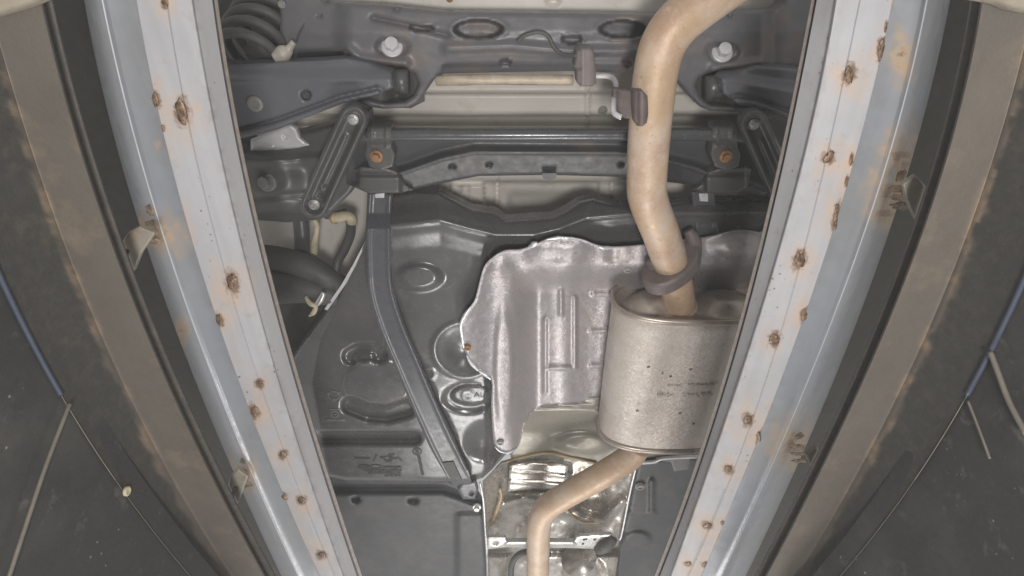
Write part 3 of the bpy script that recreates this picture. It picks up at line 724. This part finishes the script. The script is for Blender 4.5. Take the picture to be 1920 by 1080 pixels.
it += [([(664, 859), (694, 860)], 2.0), ([(700, 866), (706, 853)], 2.5), ([(712, 859), (718, 858)], 3)]
it += [([(728+9*math.cos(t), 860+4*math.sin(t)) for t in np.linspace(0, 6.3, 15)], 1.3), ([(729, 860), (744, 860)], 1.8), ([(745, 857), (752, 864)], 1.5), ([(728, 853), (740, 853)], 2), ([(722, 866), (734, 866)], 2)]
for cx in (682, 704): it.append(([(cx+11*math.cos(t), 875.5+3.6*math.sin(t)) for t in np.linspace(0, 6.3, 17)], 1.3))
it += glyphs(718, 750, 876, 3.0, 0)
marks('moulded_lettering', it, tank_z, M['ink'], tank)
it = [([(782+8*math.cos(t), 847+6*math.sin(t)) for t in np.linspace(0, 6.3, 15)], 1.6), ([(778, 847), (786, 847)], 2.5), ([(782, 844), (782, 850)], 2)]
for k in range(9): it.append(([(782+k*.9, 856+k*4.2), (788+k*.9, 856.5+k*4.2)], 2.6 if k % 3 else 1.6))
marks('date_stamp', it, tank_z, M['ink'], tank)
# recycling arrows and a small emblem, low relief
it = []
for a in (0, 2.1, 4.2):
    it.append(([(626+11*math.cos(a+t), 742+8*math.sin(a+t)) for t in (0, .5, 1.0, 1.5)], 1.5))
    it.append(([(626+15*math.cos(a+1.4), 742+11*math.sin(a+1.4)), (626+11*math.cos(a+1.8), 742+8*math.sin(a+1.8)), (626+7*math.cos(a+1.4), 742+5*math.sin(a+1.4))], 1.4))
it.append(([(628+7*math.cos(t), 777+6*math.sin(t)) for t in np.linspace(0, 6.3, 11)], 1.4)); it.append(([(625, 777), (631, 777)], 1.5)); it += glyphs(611, 647, 788, 4, 0); it += [([(618, 768), (638, 768)], 1.3)]
marks('moulded_emblem', it, tank_z, M['dull'], tank)
# --- tank straps
def strapf(name, cl, w, z, up):
    C = crom(cl, 8); T = np.gradient(C, axis=0); T /= np.hypot(T[:, 0], T[:, 1])[:, None]; Nn = np.column_stack([-T[:, 1], T[:, 0]])
    ww = np.interp(np.linspace(0, 1, len(C)), np.linspace(0, 1, len(w)), w)[:, None]
    o = [tuple(p) for p in C+Nn*ww]+[tuple(p) for p in (C-Nn*ww)[::-1]]
    cc = [tuple(p) for p in C]; wm = float(np.mean(w))
    def f(x, y):
        d = pld(x, y, cc)
        return z(x, y)-.005*np.exp(-((d-wm*.84)/3.0)**2)
    return relief(name, o, f, 3, M['strap'], car, .01, (2.5, .003))
def stz(x, y): return np.interp(y, [360, 400, 430, 520, 900, 920], [1.335, 1.315, 1.272, 1.262, 1.262, 1.30])+0*x
scl = [(713, 362), (710, 420), (710, 480), (714, 545), (733, 610), (762, 680), (794, 755), (828, 830), (858, 888), (872, 912)]
st = strapf('tank_strap', scl, [24, 23, 22, 22, 23, 23, 23, 24, 20, 14], stz, 0)
relief('strap_window', [(829, 868), (850, 866), (866, 900), (846, 906)], lambda x, y: 1.2585+0*x, 4, M['rubber'], st, .002)
relief('strap_tab', [(703, 364), (721, 362), (720, 371), (704, 371)], lambda x, y: 1.318+0*x, 3, M['hem'], st, .006)
relief('strap_foot', [(866, 905), (892, 902), (897, 918), (890, 936), (868, 936), (858, 918)], lambda x, y: 1.275+.012*sm((4-np.hypot(x-884, y-926))/2), 3, M['strap'], st, .012, (4, .004))
st2 = strapf('tank_strap', [(1318, 358), (1322, 400), (1327, 440), (1334, 480)], [22, 21, 21, 21], lambda x, y: 1.31-.03*sm((y-390)/40), 0)
relief('strap_tab', [(1311, 363), (1327, 363), (1328, 378), (1312, 377)], lambda x, y: 1.296+0*x, 3, M['hem'], st2, .006)
# --- filler neck, hoses, clamp on the left
tube('vent_hose', [U(650, 405, 1.40), U(657, 416, 1.40), U(657, 440, 1.40), U(645, 470, 1.39), U(634, 490, 1.38), U(630, 520, 1.36), U(640, 550, 1.37)], .0125, M['rubber'], car, 14, 6)
cn = tube('hose_connector', [U(622, 409, 1.395), U(636, 407, 1.39), U(650, 405, 1.39), U(659, 410, 1.39), U(660, 418, 1.39)], [.012, .0145, .0135, .015, .014], M['ivory'], car, 16, 5)
tube('connector_collar', [U(624, 408, 1.394), U(630, 408, 1.392)], .0165, M['tan'], cn, 16, 2)
tube('vent_hose', [U(610, 402, 1.40), U(630, 404, 1.40), U(650, 398, 1.415)], .012, M['rubber'], car, 12, 5)
tube('filler_neck', [U(562, 400, 1.42), U(566, 440, 1.42), U(566, 480, 1.42), U(572, 540, 1.41)], .021, M['black'], car, 18, 6)
tube('filler_sleeve', [U(588, 408, 1.41), U(594, 425, 1.41), U(590, 460, 1.41), U(586, 500, 1.41)], [.006, .008, .009, .008], M['ivory'], car, 10, 6, True, .25)
tube('filler_hose', [U(470, 480, 1.37), U(520, 488, 1.37), U(570, 500, 1.36), U(610, 520, 1.35), U(650, 545, 1.35)], [.036, .038, .038, .034, .03], M['rubber'], car, 22, 8)
tube('filler_hose', [U(500, 540, 1.335), U(550, 538, 1.335), U(600, 548, 1.33), U(640, 560, 1.33)], [.05, .045, .034, .028], M['rubber'], car, 22, 8)
hc = tube('hose_clamp', [U(573, 556, 1.295), U(582, 569, 1.285), U(592, 574, 1.283), U(588, 586, 1.285), U(580, 592, 1.295)], [.004, .007, .006, .007, .003], M['ivory'], car, 10, 5)
tube('clamp_screw', [U(594, 571, 1.28), U(601, 561, 1.28), U(607, 548, 1.28)], [.007, .009, .006], M['silver'], hc, 10, 4)
relief('inner_sill', [(400, 470), (560, 500), (640, 540), (600, 640), (545, 760), (500, 700), (440, 560)], lambda x, y: 1.42+.02*fbm(x*.02, y*.02), 8, M['rubber'], car, .02)
relief('tank_flange', [(686, 450), (690, 456), (672, 500), (650, 530), (614, 582), (608, 580), (640, 534), (662, 496)], lambda x, y: 1.30+0*x, 4, M['alu'], car, .004)
# --- stucco aluminium heat shield over the muffler
sh_out = crom([(1470, 446), (1425, 436), (1395, 432), (1370, 434), (1340, 442), (1305, 448), (1210, 459), (1150, 463), (1118, 459), (1092, 449), (1060, 444), (1030, 447), (1002, 459), (975, 468), (946, 470), (922, 484), (907, 502), (898, 532), (890, 562), (878, 580), (867, 596), (863, 612), (866, 640), (876, 668), (897, 695), (921, 712), (921, 760), (924, 815), (929, 838), (943, 848), (958, 847), (971, 838), (978, 820), (984, 794), (1000, 772), (1030, 762), (1130, 756), (1250, 756), (1470, 756)], 4, True)
sh_poly = [tuple(p) for p in sh_out]
def shield_z(x, y):
    z = 1.245+0*x
    z = z-.020*np.exp(-(((x-930)/38)**2))*sm((y-470)/40)
    z = z+.075*sm((x-955-.0*(y-600))/60)*sm((y-490)/60)
    z = z-.03*np.exp(-((x-1050)/42)**2)*sm((y-470)/50)
    z = z-.02*np.exp(-(((x-1050)/60)**2+((y-470)/22)**2))
    rib = np.minimum.reduce([pld(x, y, [(1052, 545), (1052, 590)]), pld(x, y, [(1022, 600), (1022, 735)]), pld(x, y, [(1078, 560), (1078, 690)]), pld(x, y, [(1022, 690), (1070, 690)]), pld(x, y, [(1112, 552), (1150, 552)]), pld(x, y, [(1108, 621), (1150, 621)]), pld(x, y, [(1108, 686), (1140, 686)])])
    z = z-.008*np.exp(-(rib/4)**4)
    z = z-.02*sm((1.2-ell(x, y, 1378, 460, 48, 26))/.9)
    z = z+.02*np.exp(-((x-1150)/14)**2)*(y < 520)*sm((500-y)/20)*.5
    # scalloped rim flutes
    z = z+.0025*np.sin(x*.09+y*.03)*sm((540-y)/60)*(x > 900)*(x < 1200)
    z = z-.006*sm((1.1-ell(x, y, 945, 690, 20, 130))/.5)
    z = z+.004*(fbm(x*.03, y*.03, 9)-.5)+.0012*(fbm(x*.1, y*.1, 12)-.5)
    return z
sh = relief('heat_shield', sh_poly, shield_z, 3.4, M['shield'], car, .004, (4, -.005))
def hem(pts, w):
    C = crom(pts, 5); z = shield_z(C[:, 0], C[:, 1]); P3 = U(C[:, 0], C[:, 1], z-.004)
    r = np.interp(np.linspace(0, 1, len(C)), np.linspace(0, 1, len(w)), w)*1.55/F
    tube('shield_hem', P3, r, M['hem'], sh, 10, 1, True, .35)
hem([(884, 574), (872, 590), (865, 606), (867, 636), (870, 652)], [1, 3, 3.5, 3, 1.5])
hem([(875, 666), (886, 683), (897, 694)], [1.5, 5, 3]); hem([(897, 695), (910, 703), (921, 711)], [2, 4, 2])
hem([(990, 464), (1000, 459), (1008, 455)], [1.5, 5, 2.5]); hem([(1024, 449), (1046, 446), (1068, 446)], [1, 3, 1]); hem([(1122, 463), (1138, 465), (1152, 464)], [2, 3.4, 2])
hem([(928, 838), (940, 847), (955, 848), (968, 841)], [1.2, 2.2, 2.2, 1.2])
bolt(1177, 505, float(shield_z(np.array([1177.]), np.array([505.]))[0]), 8, M['greybolt'], sh, NUT, 'nut')
bolt(877, 651, float(shield_z(np.array([877.]), np.array([651.]))[0])-.002, 7, M['rustbolt'], sh, NUT, 'nut')
bolt(938, 829, float(shield_z(np.array([938.]), np.array([829.]))[0])-.002, 7, M['greybolt'], sh, NUT, 'nut')
# --- oval muffler
yr, yf = .880, 1.352; xc, zc, ax, az = .468, 1.25, .205, .1; EXP = 2.5
def oval(t, k=1.0):
    c, s_ = np.cos(t), np.sin(t); return np.sign(c)*np.abs(c)**(2/EXP)*k, np.sign(s_)*np.abs(s_)**(2/EXP)*k
NS = 96; tt = np.linspace(0, 2*np.pi, NS, endpoint=False)
def oval_body(name, prof, mat, parent, close=False):
    V = []; Fc = []
    for y, k in prof:
        ox, oz = oval(tt)
        for i in range(NS): V.append((xc+(ax+k)*ox[i], y, zc+(az+k)*oz[i]))
    for j in range(len(prof)-1):
        for i in range(NS): Fc.append((j*NS+i, j*NS+(i+1) % NS, (j+1)*NS+(i+1) % NS, (j+1)*NS+i))
    me = mesh(name, V, Fc); face_down(me); return link(name, me, mat, parent)
mf = oval_body('muffler', [(yr+.006, -.006), (yr+.012, -.002), (yr+.03, 0), (yr+.12, .0), (yr+.24, .0006), (yr+.36, 0), (yf-.02, 0), (yf-.01, -.001)], M['muffler'], car)
def rim(y):
    pr = []
    for a in np.linspace(0, 2*np.pi, 11): pr.append((y+.009*math.cos(a), -.001+.0075*math.sin(a)))
    return oval_body('muffler_rim', pr, M['cap'], mf)
rim(yr); rim(yf)
def endcap(name, y, sgn):
    V = []; Fc = []; NR = 26
    for j in range(NR):
        k = j/(NR-1)
        ox, oz = oval(tt)
        for i in range(NS):
            x = xc+ax*.985*ox[i]*k; z = zc+az*.975*oz[i]*k
            d = .016*sm((1-k)/.16)
            d -= .034*sm((1.15-math.hypot((x-(xc-.105))/.07, (z-zc)/.055))/.8)
            d -= .034*sm((1.15-math.hypot((x-(xc+.085))/.085, (z-zc)/.06))/.8)
            V.append((x, y+sgn*d, z))
    for j in range(NR-1):
        for i in range(NS): Fc.append((j*NS+i, j*NS+(i+1) % NS, (j+1)*NS+(i+1) % NS, (j+1)*NS+i))
    me = mesh(name, V, Fc)
    bm = bmesh.new(); bm.from_mesh(me); bmesh.ops.remove_doubles(bm, verts=bm.verts, dist=1e-5); bmesh.ops.recalc_face_normals(bm, faces=bm.faces); bm.to_mesh(me); bm.free()
    me.polygons.foreach_set('use_smooth', [True]*len(me.polygons))
    return link(name, me, M['cap'], mf)
endcap('end_cap', yr+.002, 1); endcap('end_cap', yf-.002, -1)
# worn stamping on the shell, unreadable in the photograph: small raised strokes
def shell_z(x, y): return 1.149+0*x
def shellmarks():
    it = []
    it += glyphs(1232, 1262, 742, 6, 0); it += glyphs(1280, 1336, 741, 6, 0); it += glyphs(1252, 1278, 724, 4.5, 0); it += glyphs(1290, 1345, 723, 4.5, 0)
    return it
mm = marks('stamped_lettering', shellmarks(), shell_z, M['muffler'], mf)
for (x, y) in ((1295, 693), (1257, 706), (1242, 700), (1275, 775), (1216, 688), (1300, 795), (1195, 770)):
    blob('spatter', x, y, 1.1495, random.uniform(1.5, 3.5), 2, M['flange'], mf, 0, .4, x % 17, .4)
# --- tail pipe
pz = [((1276, 578), 1.245), ((1272, 560), 1.235), ((1264, 520), 1.215), ((1253, 480), 1.19), ((1237, 432), 1.165), ((1221, 392), 1.15), ((1213, 362), 1.143), ((1213, 330), 1.14), ((1216, 270), 1.135), ((1222, 200), 1.13), ((1229, 140), 1.13), ((1240, 92), 1.13), ((1265, 50), 1.135), ((1305, 15), 1.145), ((1365, -28), 1.16), ((1420, -60), 1.17)]
tp = tube('tail_pipe', [U(*p, z) for p, z in pz], .0415, M['pipe'], car, 40, 8, True, .006)
# weld collar at the muffler
for k in range(3):
    a = U(1276, 584-k*4, 1.247-.003*k); d = U(1272, 560, 1.235)-U(1276, 578, 1.245)
    tube('weld_ring', [a, a+d*.12], .0445-.0007*k, M['pipe'], tp, 32, 2)
# flange with two ears, square to the pipe
c = U(1258, 500, 1.203); ax1 = U(1246, 458, 1.178)-U(1268, 540, 1.225); ax1 /= np.linalg.norm(ax1)
def flange():
    e1 = np.array([1, 0, 0])-ax1*ax1[0]; e1 /= np.linalg.norm(e1); e2 = np.cross(ax1, e1)
    rot = math.radians(38); f1 = e1*math.cos(rot)+e2*math.sin(rot); f2 = -e1*math.sin(rot)+e2*math.cos(rot)
    V = []; Fc = []; n = 48; pr = []
    for i in range(n):
        a = 2*math.pi*i/n; ro = .055+.026*abs(math.cos(a))**3; ri = .0425
        prof = [(ri, -.022), (ro-.006, -.022), (ro, -.016), (ro, .016), (ro-.006, .022), (ri, .022)]
        for r, h in prof: V.append(c+f1*r*math.cos(a)+f2*r*math.sin(a)+ax1*h)
    for i in range(n):
        for k in range(6):
            a0, b0 = i*6+k, i*6+(k+1) % 6; a1, b1 = ((i+1) % n)*6+k, ((i+1) % n)*6+(k+1) % 6
            Fc.append((a0, b0, b1, a1))
    me = mesh('pipe_flange', V, Fc); face_down(me)
    bm = bmesh.new(); bm.from_mesh(me)
    for e in bm.edges:
        if e.calc_face_angle(0) > .6: e.smooth = False
    bm.to_mesh(me); bm.free()
    return link('pipe_flange', me, M['flange'], tp)
flange()
tube('flange_arm', [U(1292, 520, 1.24), U(1302, 480, 1.235), U(1300, 452, 1.235), U(1290, 432, 1.24)], [.012, .017, .018, .012], M['flange'], tp, 12, 5)
tube('flange_arm', [U(1222, 486, 1.2), U(1228, 512, 1.205), U(1238, 530, 1.21)], [.014, .019, .017], M['flange'], tp, 14, 5)
# --- hanger bracket on the pipe, rubber hanger and rod
relief('pipe_bracket', [(1150, 166), (1192, 172), (1192, 224), (1172, 222), (1156, 214), (1148, 200)], lambda x, y: 1.115+.0006*(1192-x)+.006*np.exp(-((x-1154)/4)**2), 2.5, M['flange'], car, .018, (3, .004))
relief('bracket_pad', [(1183, 176), (1190, 169), (1205, 170), (1214, 180), (1216, 212), (1213, 230), (1204, 237), (1194, 236), (1187, 226)], lambda x, y: 1.081+.00006*(x-1205)**2+.004*np.exp(-((x-1195)/3)**2), 2.5, M['flange'], car, .02, (4, .004))
tube('hanger_rod', [U(820, 151, 1.30), U(860, 150, 1.285), U(960, 150, 1.28), U(1075, 150, 1.275)], .0105, M['gold'], car, 16, 8, True, .12)
tube('hanger_hook', [U(1110, 143, 1.27), U(1140, 143, 1.26), U(1152, 150, 1.24), U(1155, 165, 1.2), U(1150, 195, 1.13), U(1152, 212, 1.11), U(1165, 220, 1.10)], .0055, M['alu'], car, 10, 8)
def rubz(x, y): return 1.235+.012*((x-1098)/18)**2-.004*np.exp(-((x-1093)/4)**2)+.006*np.exp(-((y-128)/3)**2)*(x < 1090)
relief('hanger_rubber', [(1080, 96), (1088, 91), (1108, 91), (1114, 97), (1117, 125), (1118, 156), (1110, 162), (1088, 162), (1081, 154), (1080, 130), (1076, 124)], rubz, 2.5, M['hanger'], car, .04, (4, .008))
bolt(1130, 207, 1.47, 9, M['greybolt'], car, NUT, 'floor_nut')
bolt(843, -3, 1.43, 7, M['rustbolt'], car, BOLT, 'floor_bolt')
# --- intermediate pipe ahead of the muffler
fz = [((1196, 838), 1.215), ((1180, 858), 1.21), ((1140, 884), 1.205), ((1085, 915), 1.2), ((1045, 938), 1.2), ((1022, 956), 1.2), ((1011, 985), 1.2), ((1009, 1030), 1.2), ((1008, 1090), 1.2), ((1007, 1150), 1.2)]
tube('front_pipe', [U(*p, z) for p, z in fz], [.037, .04]+[.041]*8, M['pipe'], car, 36, 8, True, .006)
# --- exhaust tunnel
def tun_z(x, y):
    z = 1.32+.05*sm((y-765)/50)
    z = z+.02*np.sin((y-780)*.06)*.4-.02*sm((1.1-ell(x, y, 1095, 830, 60, 22))/.6)-.014*np.exp(-((y-768-.0006*(x-1060)**2)/6)**2)
    return z+.006*(fbm(x*.03, y*.04, 3)-.5)
relief('tunnel_panel', [(955, 850), (985, 790), (1010, 750), (1180, 740), (1260, 800), (1260, 862), (1120, 872), (1065, 858), (1030, 850), (960, 862)], tun_z, 4, mk('tunnel_paint', S(140, 135, 125), .35, .2, .1, 6, .1, 100), car, .01, (5, .006))
def foil_z(x, y):
    xl = np.interp(y, [860, 1100], [910, 918]); xr = np.interp(y, [860, 1100], [1188, 1146]); u = (x-xl)/(xr-xl)
    z = 1.40-.07*np.abs(2*u-1)**2.2
    z = z-.02*np.exp(-((y-862+20*np.sin(u*3.1))/7)**2)
    patch = (x > 955)*(x < 1075)*(y > 864)*(y < 925)
    z = z+.04*sm((x-952)/8)*(1-sm((x-1065)/8))*sm((y-866)/6)*(1-sm((y-918)/6))
    for yy in (884, 902): z = z-.01*np.exp(-((y-yy-.06*(x-980))/2.2)**2)*patch
    z = z-.03*np.exp(-(pld(x, y, [(945, 945), (985, 935), (1030, 950), (1075, 962), (1130, 978), (1165, 940)])/9)**2)
    z = z+.03*sm((1.1-ell(x, y, 1110, 935, 34, 40))/.5)
    z = z-.03*sm((y-1035)/10)+.05*sm((1.1-ell(x, y, 975, 1085, 36, 50))/.4)-.05*sm((1.1-ell(x, y, 1095, 1075, 40, 36))/.5)
    return z+.016*(fbm(x*.03, y*.04, 15)-.5)+.005*(fbm(x*.09, y*.11, 21)-.5)
fo = relief('tunnel_shield', [(905, 905), (940, 868), (985, 856), (1030, 849), (1070, 858), (1120, 868), (1194, 858), (1192, 880), (1176, 950), (1164, 1012), (1150, 1100), (1150, 1160), (918, 1160), (914, 1040), (908, 960)], foil_z, 3.2, M['foil'], car, .008, (4, -.006))
def edge(name, pts, z, r, mat, parent): tube(name, [U(x, y, z) for x, y in pts], r, mat, parent, 8, 4, True, .3)
edge('foil_edge', [(948, 866), (985, 856), (1030, 850), (1070, 858), (1118, 868)], 1.36, .0055, M['tan'], fo)
edge('foil_edge', [(900, 905), (906, 935), (910, 990), (915, 1060), (919, 1150)], 1.31, .004, M['hem'], fo)
edge('foil_edge', [(1196, 862), (1180, 930), (1166, 1000), (1162, 1012)], 1.30, .0035, M['hem'], fo)
edge('foil_edge', [(920, 985), (932, 955), (940, 930), (936, 915)], 1.33, .007, M['tan'], fo)
edge('foil_edge', [(1062, 955), (1080, 972), (1100, 980), (1150, 978)], 1.35, .0045, M['tan'], fo)
# white slatted plate and cross bracket
pv = relief('slatted_plate', [(956, 872), (1000, 868), (1050, 870), (1066, 872), (1060, 918), (1036, 916), (1000, 916), (952, 922)], lambda x, y: 1.335-.008*np.exp(-((y-882-.1*(x-960))/2.5)**2)-.008*np.exp(-((y-903-.05*(x-960))/2.5)**2), 3, M['foil'], car, .006, (3, .004))
tb = relief('cross_bracket', [(914, 1008), (948, 1008), (950, 1014), (1078, 1014), (1082, 1006), (1145, 1002), (1156, 1010), (1140, 1030), (1080, 1028), (950, 1026), (914, 1030)], lambda x, y: 1.26-.008*np.exp(-((y-1019)/2.5)**2)*(x > 948)*(x < 1078)+.01*sm((4-np.hypot(x-930, y-1019))/2), 3, M['silver'], car, .012, (2.5, .003))
for x, y in ((1095, 1012), (1093, 1020), (1115, 1012), (1099, 1011)): bolt(x, y, 1.259, 2.4, M['rubber'], tb, BUTTON, 'hole_plug')
tube('tunnel_mount', [U(1122, 1030, 1.26), U(1136, 1022, 1.25), U(1152, 1008, 1.26)], [.02, .026, .016], M['rubber'], car, 14, 5)
tube('heat_tube', [U(1085, 1048, 1.3), U(1090, 1070, 1.3), U(1090, 1160, 1.3)], .07, M['foil'], car, 26, 4)
tube('tunnel_hose', [U(965, 1160, 1.3), U(958, 1075, 1.3), U(970, 1042, 1.3), U(1000, 1034, 1.3), U(1030, 1040, 1.31)], .012, M['rubber'], car, 12, 6)
bolt(1130, 1026, 1.24, 5, M['silver'], car, BOLT, 'mount_nut'); bolt(1146, 1020, 1.245, 4, M['silver'], car, BOLT, 'mount_nut')
# --- plastic floor covers either side of the tunnel
def cov_z(x, y):
    z = 1.33+.0*x; e = np.interp(x, [560, 760, 830, 860, 900], [930, 930, 930, 940, 955])
    z = z+.03*sm((e-y)/14)
    z = z+.02*sm((1.1-ell(x, y, 668, 936, 9, 7))/.4)+.02*sm((1.1-ell(x, y, 775, 938, 11, 7))/.4)
    z = z-.014*sm((x-850)/14)*sm((y-958)/10)
    return z+.003*(fbm(x*.02, y*.02, 2)-.5)
cv = relief('floor_cover', [(570, 880), (640, 896), (830, 896), (870, 916), (895, 930), (903, 944), (906, 985), (911, 1060), (914, 1160), (600, 1160)], cov_z, 4.5, M['plastic'], car, .03, (4, .006))
bolt(894, 951, 1.318, 8, M['silver'], cv, BOLT)
cv2 = relief('floor_cover', [(1196, 868), (1240, 862), (1310, 856), (1400, 850), (1400, 1160), (1150, 1160), (1160, 1030), (1180, 950)], lambda x, y: 1.34-.012*sm((6-np.abs(x-1222))/3)*(y > 900)*(y < 960)-.008*np.exp(-((y-962)/3)**2)*(x < 1230)-.012*sm((1.2-ell(x, y, 1195, 1010, 26, 14))/.5)+.003*fbm(x*.02, y*.02), 4.5, M['plastic'], car, .03, (4, .006))
bolt(1200, 911, 1.335, 9, M['greybolt'], cv2, NUT, 'nut')
tube('sill_bracket', [U(1196, 868, 1.31), U(1225, 866, 1.31), U(1240, 860, 1.31), U(1262, 858, 1.31), U(1310, 856, 1.31)], .006, M['alu'], car, 8, 5)
relief('cover_bracket', [(1230, 858), (1296, 852), (1290, 880), (1264, 884), (1258, 866), (1232, 864)], lambda x, y: 1.318+0*x, 3, M['dull'], car, .008, (3, .003))

# --- thin scattering volume added to stand for veil on the lens
bm = bmesh.new(); bmesh.ops.create_cube(bm, size=1)
me = bpy.data.meshes.new('lens_veil'); bm.to_mesh(me); bm.free()
hz = bpy.data.objects.new('lens_veil', me); COL.objects.link(hz); hz.scale = (4, 7.5, 3.6); hz.location = (0, 1.6, .3); hz['kind'] = 'stuff'
hm = bpy.data.materials.new('lens_veil'); hm.use_nodes = True; nt = hm.node_tree; nt.nodes.remove(nt.nodes['Principled BSDF'])
pv_ = nt.nodes.new('ShaderNodeVolumePrincipled'); pv_.inputs['Color'].default_value = (.95, .95, .95, 1); pv_.inputs['Density'].default_value = .021
nt.links.new(pv_.outputs[0], nt.nodes['Material Output'].inputs['Volume']); me.materials.append(hm)
